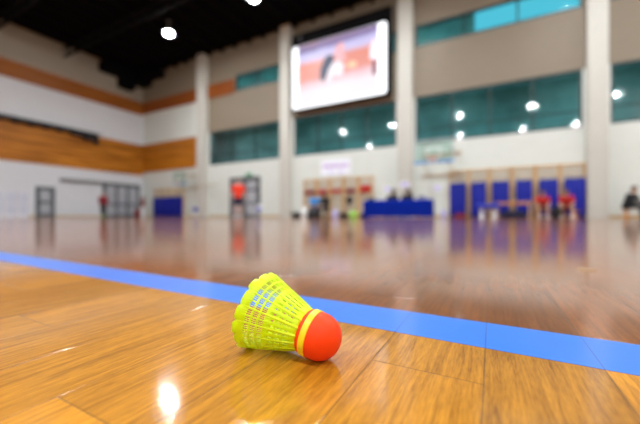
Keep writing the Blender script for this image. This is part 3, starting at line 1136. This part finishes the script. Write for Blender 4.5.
# cloth: loop around the table, flaring a little and folded in vertical waves
def cloth_loop(z, wave, out):
    pts = []
    per = [((tx0, tyf), (tx1, tyf)), ((tx1, tyf), (tx1, tyb)), ((tx1, tyb), (tx0, tyb)), ((tx0, tyb), (tx0, tyf))]
    nrm = [(0, -1), (1, 0), (0, 1), (-1, 0)]
    for (a, b_), nn in zip(per, nrm):
        cnt = 60 if nn[0] == 0 else 16
        for k in range(cnt):
            t_ = k / cnt
            px_, py_ = a[0] + (b_[0] - a[0]) * t_, a[1] + (b_[1] - a[1]) * t_
            edge = min(t_, 1 - t_) * cnt
            w_ = wave * (math.sin(k * 1.05) + .4 * math.sin(k * .37 + 1)) * min(1, edge / 3)
            pts.append((px_ + nn[0] * (out + w_), py_ + nn[1] * (out + w_), z))
    return pts
lv = [(tz + .002, 0, -.02), (tz + .004, 0, 0), (tz - .01, 0, .012), (tz - .15, .006, .016), (tz - .4, .014, .022), (.09, .022, .03), (.05, .022, .03)]
loops = [cloth_loop(*a) for a in lv]
n_ = len(loops[0])
m.add([p for l in loops for p in l], [(j * n_ + i, (j + 1) * n_ + i, (j + 1) * n_ + (i + 1) % n_, j * n_ + (i + 1) % n_) for j in range(len(lv) - 1) for i in range(n_)] + [tuple(range(n_))])
tag(m.build('tablecloth', M['blue_cloth'], None, True), 'royal blue cloth draped to the floor over the long table', 'tablecloth')

r = thing('duffel_bag', 'dark green bag lying on the left end of the blue table', 'bag', (-4.72, 13.6, tz + .006))
MB().capsule((-.12, 0, .065), (.12, 0, .065), .06, .06).build('bag_body', M['dark_green'], r, True)
MB().torus((0, 0, .12), .05, .008, 'y', 16, 6).build('bag_handle', M['dark_green'], r, True)
r = thing('equipment_box', 'small grey case standing on the right end of the blue table', 'case', (-2.55, 13.7, tz + .006))
MB().rbox((-.14, -.1, 0), (.14, .1, .17), .015).build('case_body', M['grey_plastic'], r, True)
MB().torus((0, -.0, .17), .045, .008, 'y', 16, 6).build('case_handle', M['steel'], r, True)


# ------------------------------------------------------------------ people
def remesh(o, vox, sm=2):
    md = o.modifiers.new('remesh', 'REMESH')
    md.mode = 'VOXEL'
    md.voxel_size = vox
    md.use_smooth_shade = True
    if sm:
        s_ = o.modifiers.new('smooth', 'SMOOTH')
        s_.iterations = sm
        s_.factor = .5
    return o


def hand(mb, w, d, side, palm_dir):
    """palm and five bent fingers; w wrist, d direction of the hand, palm_dir the way the palm faces"""
    d = Vector(d).normalized()
    pd = Vector(palm_dir)
    pd = (pd - d * pd.dot(d)).normalized()
    sd = d.cross(pd).normalized() * side
    w = Vector(w)
    mb.capsule(w, w + d * .03, .026, .028)
    for q in (-.022, 0, .022):
        mb.capsule(w + d * .02 + sd * q * .6, w + d * .085 + sd * q, .016, .015, 8, 3)
    for q, ln in ((-.032, .060), (-.011, .072), (.011, .078), (.032, .068)):
        a = w + d * .085 + sd * q
        b_ = a + (d * .8 + pd * .35).normalized() * ln * .5
        c_ = b_ + (d * .5 + pd * .85).normalized() * ln * .5
        mb.capsule(a, b_, .0105, .0095, 8, 3).capsule(b_, c_, .0095, .008, 8, 3)
    a = w + d * .025 + sd * .028
    b_ = a + (d * .6 + sd * .7 + pd * .3).normalized() * .042
    c_ = b_ + (d * .9 + sd * .15 + pd * .4).normalized() * .034
    mb.capsule(a, b_, .014, .011, 8, 3).capsule(b_, c_, .011, .009, 8, 3)


def person(label, loc, rz, J, top, bottom, shoes=None, sleeves='short', legs='long', hair='short', group=None, scale=1.0, hood=False):
    """J: joints in local coordinates, figure faces +y"""
    r = thing('person', label, 'person', loc, rz, group)
    r.scale = (scale,) * 3
    g = lambda k: Vector(J[k])
    b = MB()
    pel, ch, nk, hd = g('pelvis'), g('chest'), g('neck'), g('head')
    b.capsule(pel, pel + (ch - pel) * .5, .125, .115).capsule(pel + (ch - pel) * .5, ch, .115, .13)
    for s_ in ('L', 'R'):
        sg = -1 if s_ == 'L' else 1
        sh, el, wr, hp, kn, an, to = (g(k + s_) for k in ('sh', 'el', 'wr', 'hp', 'kn', 'an', 'to'))
        b.capsule(ch + (sh - ch) * .3, sh, .085, .058)
        b.capsule(pel, hp, .10, .09)
        b.capsule(sh, el, .050, .038).capsule(el, wr, .040, .026)
        hand(b, wr, J.get('hd' + s_, (wr - el)), sg, J.get('pd', (-sg, 0, 0) if abs((wr - el).normalized().z) > .5 else (0, 0, -1)))
        b.capsule(hp, kn, .085, .054).capsule(kn, kn + (an - kn) * .35, .052, .056).capsule(kn + (an - kn) * .35, an, .056, .036)
        b.capsule(an - Vector((0, 0, .02)), to, .036, .030)
    b.capsule(nk - Vector((0, 0, .05)), hd - Vector((0, 0, .05)), .060, .055)
    u = (hd - nk).normalized()
    fw = Vector(J.get('face', (0, 1, 0))).normalized()
    fw = (fw - u * fw.dot(u)).normalized()
    rt = fw.cross(u)
    H = lambda a, f_, c_: hd + rt * a + fw * f_ + u * c_
    b.capsule(H(0, -.02, .03), H(0, .0, .03), .088, .086)
    b.capsule(H(0, .01, -.02), H(0, .028, -.072), .074, .052)
    b.capsule(H(0, .084, .004), H(0, .096, -.020), .008, .012, 8, 3)
    for q in (-1, 1):
        b.capsule(H(q * .083, -.012, .018), H(q * .083, -.010, -.020), .012, .009, 8, 3)
    remesh(b.build('body', M['skin'], r, True), .011, 2)
    e = MB()
    for q in (-1, 1):
        e.ellipsoid(H(q * .032, .082, .012), (.011, .011, .008), 10, 6)
    e.build('eyes', M['eye'], r, True)
    MB().capsule(H(-.020, .081, -.058), H(.020, .081, -.058), .006, .006, 8, 3).build('mouth', M['lips'], r, True)
    hb = MB()
    if hood:
        hb.capsule(H(0, -.03, .02), H(0, -.03, .05), .112, .108).capsule(H(0, -.05, -.05), H(0, -.04, -.12), .09, .10)
    else:
        hb.capsule(H(0, -.030, .045), H(0, -.008, .060), .096, .088).capsule(H(0, -.045, .0), H(0, -.05, -.04), .085, .066)
        if hair == 'long':
            hb.capsule(H(0, -.075, 0), H(0, -.09, -.2), .07, .05)
    remesh(hb.build('hood' if hood else 'hair', M[top] if hood else M['hair'], r, True), .014, 2)
    # upper garment
    t = MB()
    t.capsule(pel + (ch - pel) * .05, ch, .148, .158)
    for q in (-.045, .045):
        t.capsule(pel + (ch - pel) * .05 + Vector((q, 0, 0)), ch + Vector((q * 1.4, 0, 0)), .132, .135)
    t.capsule(pel + (ch - pel) * .0, pel + (ch - pel) * .1, .155, .15)
    for s_ in ('L', 'R'):
        sh, el, wr = g('sh' + s_), g('el' + s_), g('wr' + s_)
        t.capsule(ch + (sh - ch) * .2, sh - Vector((0, 0, .008)), .120, .076)
        t.capsule(sh - Vector((0, 0, .006)), sh + (el - sh) * (.75 if sleeves == 'short' else 1), .074, .062)
        t.capsule(nk - Vector((0, 0, .06)), sh - Vector((0, 0, .02)), .064, .066)
        if sleeves == 'long':
            t.capsule(el, el + (wr - el) * .93, .060, .040)
    t.capsule(ch, nk - Vector((0, 0, .035)), .10, .070)
    remesh(t.build('top', M[top], r, True), .016, 2)
    q_ = MB()
    q_.capsule(pel - (ch - pel) * .05, pel + (ch - pel) * .15, .145, .138)
    for s_ in ('L', 'R'):
        hp, kn, an = g('hp' + s_), g('kn' + s_), g('an' + s_)
        q_.capsule(pel, hp, .12, .112)
        if legs == 'short':
            q_.capsule(hp, hp + (kn - hp) * .72, .108, .092)
        else:
            q_.capsule(hp, kn, .105, .074).capsule(kn, kn + (an - kn) * .9, .072, .056)
    remesh(q_.build('shorts' if legs == 'short' else 'trousers', M[bottom], r, True), .016, 2)
    if shoes:
        for s_ in ('L', 'R'):
            an, to = g('an' + s_), g('to' + s_)
            h_ = MB()
            hl = an + (an - to) * Vector((.25, .25, 0)) + Vector((0, 0, -.035))
            h_.capsule(hl, to, .046, .036).capsule(an, an + Vector((0, 0, -.03)), .048, .05)
            z0_ = min(v_[2] for v_ in h_.v)
            remesh(h_.build('shoe', M[shoes], r, True), .010, 2)
    return r


def standing(lean=0.0, step=0.0, armout=.0):
    J = dict(pelvis=(0, 0, .96), chest=(0, lean * .4, 1.30), neck=(0, lean * .5, 1.47), head=(0, .015 + lean * .6, 1.625))
    for s_, sg in (('L', -1), ('R', 1)):
        J['sh' + s_] = (sg * .185, lean * .45, 1.425)
        J['el' + s_] = (sg * (.25 + armout), -.03 + sg * step * .3, 1.15)
        J['wr' + s_] = (sg * (.24 + armout * .6), .08 + sg * step * .3, .92)
        J['hp' + s_] = (sg * .085, 0, .92)
        J['kn' + s_] = (sg * .11, .03 + sg * step * .5, .50)
        J['an' + s_] = (sg * .12, -.02 + sg * step, .088)
        J['to' + s_] = (sg * .14, .13 + sg * step, .042)
    return J


def sitting(seat, knee_up=0.0, hunch=.1, spread=.12, reach=.42):
    z = seat + .145
    J = dict(pelvis=(0, 0, z), chest=(0, hunch, z + .33), neck=(0, hunch * 1.4, z + .50), head=(0, hunch * 1.7 + .02, z + .655))
    for s_, sg in (('L', -1), ('R', 1)):
        J['sh' + s_] = (sg * .185, hunch * 1.2, z + .455)
        J['el' + s_] = (sg * .25, hunch + .12, z + .20)
        J['wr' + s_] = (sg * .16, hunch + .32, z + .10 + knee_up * .5)
        J['hp' + s_] = (sg * .09, .02, z - .01)
        J['kn' + s_] = (sg * (spread + .06), reach, max(z + knee_up, .44 if seat > .25 else z + knee_up))
        J['an' + s_] = (sg * (spread + .02), reach + .05, .088)
        J['to' + s_] = (sg * (spread + .05), reach + .20, .042)
    return J


person('standing player in an orange red shirt and navy shorts before the grey double door', (-10.0, 10.9, 0), math.radians(-150),
       standing(armout=.05), 'orange_red_cloth', 'navy', 'white_cloth', legs='short')
person('person in a dark red top and black trousers walking past the grey sliding doors', (-24.0, 12.6, 0), math.radians(-110),
       standing(lean=.12, step=.16), 'dark_red_cloth', 'black_cloth', 'lime', sleeves='long')
person('person in a maroon top and white trousers standing in the far corner', (-25.1, 16.2, 0), math.radians(170),
       standing(), 'dark_red_cloth', 'white_cloth', 'white_cloth', sleeves='long', scale=.95)
person('player in a red shirt on the low bench, left one of the two', (1.96, 17.12, 0), PI,
       sitting(.30, hunch=.16), 'red_cloth', 'black_cloth', 'white_cloth', legs='short')
person('player in red shirt on the low bench, the right one next to the thick column', (2.83, 17.12, 0), math.radians(172),
       sitting(.30, hunch=.14, spread=.16), 'red_cloth', 'black_cloth', 'white_cloth', legs='short')
person('person in black clothes sitting on the bench right of the thick column', (4.78, 17.15, 0), math.radians(222),
       sitting(.34, hunch=.14, reach=.55), 'black_cloth', 'black_cloth', 'black_cloth', sleeves='long')
person('person in a sky blue shirt and dark trousers sitting low before the bare wall bars', (-8.93, 16.1, 0), math.radians(195),
       sitting(.34, hunch=.12), 'sky_cloth', 'navy', 'black_cloth', scale=1.12)
person('person all in black sitting next to the one in sky blue', (-8.22, 16.1, 0), math.radians(182),
       sitting(.34, hunch=.12), 'black_cloth', 'black_cloth', 'black_cloth', sleeves='long', hood=True, scale=1.12)
person('dark haired person in black sitting behind the middle of the blue table', (-4.08, 14.85, 0), PI,
       dict(sitting(.42, hunch=.02, reach=.36), face=(1, -.2, 0)), 'black_cloth', 'navy', 'black_cloth', sleeves='long', hair='long')
person('dark haired person in black leaning forward behind the right half of the blue table', (-3.36, 14.85, 0), math.radians(172),
       dict(sitting(.42, hunch=.06, reach=.36), face=(1, -.1, 0)), 'black_cloth', 'black_cloth', 'black_cloth', sleeves='long', hair='long')


# ------------------------------------------------------------------ benches, tables, chairs
def low_bench(label, x0, x1, y, h=.30, mt='bench_wood'):
    r = thing('gym_bench', label, 'bench', ((x0 + x1) / 2, y, 0))
    f = (x1 - x0) / 2
    MB().rbox((-f, -.13, h - .035), (f, .13, h), .01, 2).build('seat', M[mt], r)
    MB().box((-f + .1, -.03, .06), (f - .1, .03, .11)).build('stretcher', M[mt], r)
    for sx in (-f + .18, f - .18):
        MB().add([(sx - .03, -.16, 0), (sx + .03, -.16, 0), (sx + .03, .16, 0), (sx - .03, .16, 0), (sx - .03, -.10, h - .035), (sx + .03, -.10, h - .035), (sx + .03, .10, h - .035), (sx - .03, .10, h - .035)],
                 [(0, 3, 2, 1), (4, 5, 6, 7), (0, 1, 5, 4), (1, 2, 6, 5), (2, 3, 7, 6), (3, 0, 4, 7)]).build('leg', M[mt], r)
    return r


low_bench('low wooden bench carrying the two players in red', 1.62, 3.3, 17.12)
low_bench('low wooden bench right of the thick column with one person in black', 4.6, 7.2, 17.2, .34)
low_bench('low black bench in front of the bare wall bars', -9.5, -7.6, 16.1, .36, 'black_cloth')

# chairs behind the table
def plastic_chair(label, loc, rz, seat_m, leg_m, w=.42, sh=.44, back=True, group=None):
    r = thing('chair', label, 'chair', loc, rz, group)
    MB().rbox((-w / 2, -.2, sh - .03), (w / 2, .2, sh), .012, 2).build('seat', M[seat_m], r, True)
    if back:
        MB().rbox((-w / 2, -.24, sh + .18), (w / 2, -.215, sh + .42), .012, 2).build('backrest', M[seat_m], r, True)
        for sx in (-1, 1):
            MB().tube((sx * (w / 2 - .03), -.19, sh - .02), (sx * (w / 2 - .03), -.225, sh + .4), .011).build('back_post', M[leg_m], r)
    for sx in (-1, 1):
        for sy in (-1, 1):
            MB().tube((sx * (w / 2 + .0), sy * .2, 0), (sx * (w / 2 - .05), sy * .15, sh - .02), .013).build('leg', M[leg_m], r)
    return r


plastic_chair('chair behind the middle of the blue table under a person in black', (-4.08, 14.87, 0), PI, 'black_cloth', 'steel')
plastic_chair('chair right of centre behind the blue table under a person in black', (-3.36, 14.87, 0), math.radians(172), 'grey_plastic', 'steel')
plastic_chair('white chair with a blue jacket standing right of the grey double door', (-13.40, 16.5, 0), math.radians(190), 'white_plastic', 'white_plastic')
plastic_chair('small white stool with a blue bag by the leftmost column', (-19.87, 17.0, 0), PI, 'white_plastic', 'white_plastic', w=.36, back=False)

j = MB()
j.ellipsoid((0, 0, .07), (.19, .16, .075)).ellipsoid((.07, .04, .14), (.13, .1, .07)).ellipsoid((-.1, .02, .10), (.1, .12, .07))
o = remesh(j.build('jacket', M['blue_plastic'], None, True, (-13.40, 16.5, .44)), .014)
tag(o, 'crumpled blue jacket lying on the white chair by the grey double door', 'jacket')
r = thing('sports_bag', 'blue bag standing on the small white stool by the leftmost column', 'bag', (-19.87, 17.0, .44))
MB().rbox((-.17, -.11, 0), (.17, .11, .30), .07, 4).build('bag_body', M['blue_plastic'], r, True)
MB().torus((0, 0, .30), .06, .01, 'y', 16, 6).build('bag_handle', M['navy'], r, True)

# blue bench with white pedestals
r = thing('pedestal_bench', 'blue topped bench on two thick white legs before the mats', 'bench', (-.12, 16.1, 0))
MB().rbox((-.46, -.17, .42), (.46, .17, .62), .03).build('seat', M['blue_plastic'], r, True)
for sx in (-.27, .22):
    MB().lathe([(.10, 0), (.11, .01), (.085, .05), (.075, .2), (.08, .40), (.09, .42)], 24, (sx, 0, 0)).build('leg', M['white_plastic'], r, True)

# orange wooden table
r = thing('wooden_table', 'long orange wood table standing before the blue mats', 'table', (.86, 16.7, 0))
MB().rbox((-.70, -.25, .66), (.70, .25, .71), .012, 2).build('tabletop', M['bench_wood'], r)
MB().box((-.62, -.2, .59), (.62, -.17, .66)).box((-.62, .17, .59), (.62, .2, .66)).build('apron', M['bench_wood'], r)
for sx in (-.6, .6):
    for sy in (-.19, .19):
        MB().box((sx - .025, sy - .025, 0), (sx + .025, sy + .025, .66)).build('leg', M['beech'], r)


def holdall(name, label, loc, rz, sz, mt, cat='bag', strap='black_cloth'):
    r = thing(name, label, cat, loc, rz)
    l, w, h = sz
    b = MB()
    b.rbox((-l / 2, -w / 2, 0), (l / 2, w / 2, h), min(l, w, h) * .42, 5)
    b.build('bag_body', M[mt], r, True)
    st = MB()
    for sy in (-1, 1):
        pp = [(l * .25 * math.cos(t_), sy * w * .3, h * .95 + h * .28 * math.sin(t_)) for t_ in [PI * k / 8 for k in range(9)]]
        st.path(pp, .010, 6)
    st.build('bag_handle', M[strap], r, True)
    MB().box((-l * .35, -.006, h - .004), (l * .35, .006, h + .004)).build('zip', M[strap], r)
    return r


holdall('sports_bag', 'black bag on the floor left of the seated person in sky blue', (-10.35, 16.4, 0), .2, (.75, .35, .28), 'black_cloth')
holdall('sports_bag', 'black bag on the floor right of the seated person in black', (-7.35, 16.5, 0), -.1, (.6, .32, .26), 'black_cloth')
holdall('sports_bag', 'dark navy bag under the orange wood table', (.86, 16.7, 0), 0, (.95, .3, .30), 'navy')
holdall('sports_bag', 'black bag between the two seated players in red', (2.40, 16.62, 0), .1, (.36, .26, .46), 'black_cloth')
holdall('sports_bag', 'flat dark red bag on the floor below the leftmost blue mat', (-1.35, 17.2, 0), 0, (.55, .25, .20), 'dark_red_cloth')
holdall('sports_bag', 'tall dark red bag on the floor at the end of the grey sliding doors', (-26.15, 16.4, 0), .3, (.42, .34, .66), 'dark_red_cloth')
holdall('sports_bag', 'small lime green bag on the floor left of the blue table', (-6.5, 15.9, 0), 0, (.48, .26, .30), 'lime', strap='lime')
holdall('sports_bag', 'black bag on the floor against the left end of the blue table', (-5.5, 14.9, 0), .3, (.5, .28, .2), 'black_cloth')


def jug(label, loc, mt, s_=1.0):
    r = thing('plastic_jug', label, 'jug', loc)
    MB().lathe([(.10 * s_, 0), (.13 * s_, .02), (.14 * s_, .1 * s_), (.14 * s_, .27 * s_), (.10 * s_, .35 * s_), (.045 * s_, .39 * s_), (.04 * s_, .42 * s_)], 28).build('jug_body', M[mt], r, True)
    MB().lathe([(.05 * s_, .41 * s_), (.052 * s_, .46 * s_), (.03 * s_, .465 * s_)], 20).build('cap', M[mt], r, True)
    MB().path([(.13 * s_, 0, .30 * s_), (.19 * s_, 0, .28 * s_), (.19 * s_, 0, .16 * s_), (.135 * s_, 0, .13 * s_)], .013, 8).build('jug_handle', M[mt], r, True)
    return r


holdall('sports_bag', 'black bag on the floor before the feet of the person in sky blue', (-8.45, 14.98, 0), 0, (.75, .34, .34), 'black_cloth')
jug('bright white plastic jug on the floor in front of the person in sky blue', (-9.35, 15.55, 0), 'white_plastic', 1.35)
jug('lavender plastic jug on the floor right of the seated person in black', (-7.45, 15.6, 0), 'lav_plastic', 1.1)
jug('pale lavender jug on the floor between the blue table and the blue mats', (-1.98, 15.9, 0), 'lav_plastic', .9)

# black backpack on the bars
r = thing('backpack', 'round black bag hanging on the bare wall bars', 'bag', (-7.5, WY - .3, .80))
MB().ellipsoid((0, 0, .23), (.20, .13, .23)).build('bag_body', M['black_cloth'], r, True)
MB().ellipsoid((0, -.10, .16), (.13, .07, .12)).build('front_pocket', M['black_cloth'], r, True)
MB().path([(0, .05, .44), (-.03, .10, .52), (0, .155, .60), (.03, .10, .52), (.0, .05, .44)], .012, 6).build('hanging_strap', M['black_cloth'], r)

# splinter on the boards
r = MB().add([(-.022, -.004, 0), (.010, -.007, 0), (.030, .002, 0), (.006, .006, 0), (-.020, .004, .005), (.006, -.004, .007), (.028, .002, .004), (.004, .005, .006)],
             [(0, 3, 2, 1), (4, 5, 6, 7), (0, 1, 5, 4), (1, 2, 6, 5), (2, 3, 7, 6), (3, 0, 4, 7)])
r.v = [(a * .5, b_ * .5, c_ * .5) for a, b_, c_ in r.v]
tag(r.build('wood_chip', M['chip'], None, False, (.1327, .6563, 0)), 'small pale chip lying on the dark boards at the right', 'chip')

# ------------------------------------------------------------------ the shuttlecock
K = .0140 / 15.0
RC, RR, LL = 15 * K, 26.47 * K, 48.23 * K      # cork radius, mouth radius, cork centre to mouth plane
tilt = math.radians(12.94)
azi = math.radians(28.2 - 26.39)
S_, C_ = math.sin(math.radians(28.2)), math.cos(math.radians(28.2))
cr_, cf_ = -.76 * K, 207.88 * K
ccx, ccy = cr_ * C_ - cf_ * S_, cr_ * S_ + cf_ * C_
sh_root = thing('shuttlecock', 'neon yellow plastic shuttlecock with an orange red head lying by the blue line', 'shuttlecock', (ccx, ccy, 0))
# local axis: z of the lathe = towards the cork tip
axis = Vector((math.cos(tilt) * math.cos(azi), math.cos(tilt) * math.sin(azi), -math.sin(tilt)))
rot = Vector((0, 0, 1)).rotation_difference(axis).to_matrix().to_4x4()
MT = Matrix.Translation((0, 0, RC + .00005)) @ rot

prof = [(.0005, -.0096), (RC * .90, -.0096), (RC * .965, -.0088), (RC * .985, -.0075), (RC, -.004), (RC, 0)]
for k in range(1, 17):
    a = PI / 2 * k / 16
    prof.append((max(RC * math.cos(a), .0002), RC * math.sin(a) * 1.0))
cork = MB().lathe(prof, 56).xf(MT).build('cork', M['cork'], sh_root, True)
cork['label'] = 'orange red rounded head'
bd = [(RC * .99, -.0068), (RC + .00035, -.0066), (RC + .00040, -.0030), (RC * 1.0, -.0027), (RC * .97, -.0027), (RC * .97, -.0068)]
bnd = MB().lathe(bd + [bd[0]], 56, capped=False).xf(MT).build('tape_band', M['band'], sh_root, True)
bnd['label'] = 'yellow band around the head'

NP = 16
R0 = RC * .84


def rad(t):
    return R0 + (RR - R0) * (t ** 0.92)


def zz_(t):
    return -.0085 - (LL - .0085) * t


# panel: 9 columns between two stems, rows open or solid
cols = [0, .07, .175, .205, .31, .34, .445, .555, .66, .69, .795, .825, .93, 1.0]
rows = [(0, 1), (.08, 1), (.14, 0), (.24, 1), (.27, 0), (.35, 1), (.385, 0), (.45, 1), (.555, 0), (.635, 1), (.665, 0), (.745, 1), (.775, 0), (.85, 1), (.93, 1), (1.0, 1)]
sk = MB()
vid = {}
nc = len(cols) - 1
for p in range(NP):
    for ci in range(nc):
        for ri in range(len(rows) - 1):
            op = rows[ri][1] == 0
            if op:
                fine = rows[ri][0] > .5
                if ci not in ((0, 2, 4, 6, 8, 10, 12) if fine else (0, 1, 5, 6, 7, 11, 12)):
                    continue
            q = []
            for (dc, dr) in ((0, 0), (1, 0), (1, 1), (0, 1)):
                cc = p * nc + ci + dc
                cc %= NP * nc
                rr_ = ri + dr
                key = (cc, rr_)
                if key not in vid:
                    pp, cl = divmod(cc, nc)
                    f_ = cols[cl]
                    t_ = rows[rr_][0]
                    bulge = math.sin(PI * f_)
                    if rr_ == len(rows) - 1:
                        t_ += (.026 + .014 * math.sin(pp * 2.3)) * min(1, bulge * 1.9) - .008
                    elif rr_ == len(rows) - 2:
                        t_ += .010 * bulge
                    ang = 2 * PI * (pp + f_) / NP
                    R_ = rad(t_) * (1 + .018 * bulge * t_)
                    vid[key] = len(sk.v)
                    sk.v.append((R_ * math.cos(ang), R_ * math.sin(ang), zz_(t_)))
                q.append(vid[key])
            sk.f.append(tuple(q))
            sk.mi.append(0)
sk.xf(MT)
skirt = sk.build('skirt', M['neon'], sh_root, True)
skirt['label'] = 'neon yellow openwork nylon skirt'
sd_ = skirt.modifiers.new('thickness', 'SOLIDIFY')
sd_.thickness = .00055
sd_.offset = 0
# short vertical cords inside the fine openings are part of the skirt mesh; the sixteen stems are sub-parts
for p in range(NP):
    a = 2 * PI * p / NP
    m = MB()
    pts = []
    for k in range(7):
        t_ = k / 6 * .985
        pts.append(Vector((rad(t_) * math.cos(a), rad(t_) * math.sin(a), zz_(t_))))
    for k in range(6):
        m.tube(pts[k], pts[k + 1], .00095 - .00009 * k, .00095 - .00009 * (k + 1), 8)
    m.xf(MT).build('stem', M['neon_rib'], skirt, True)
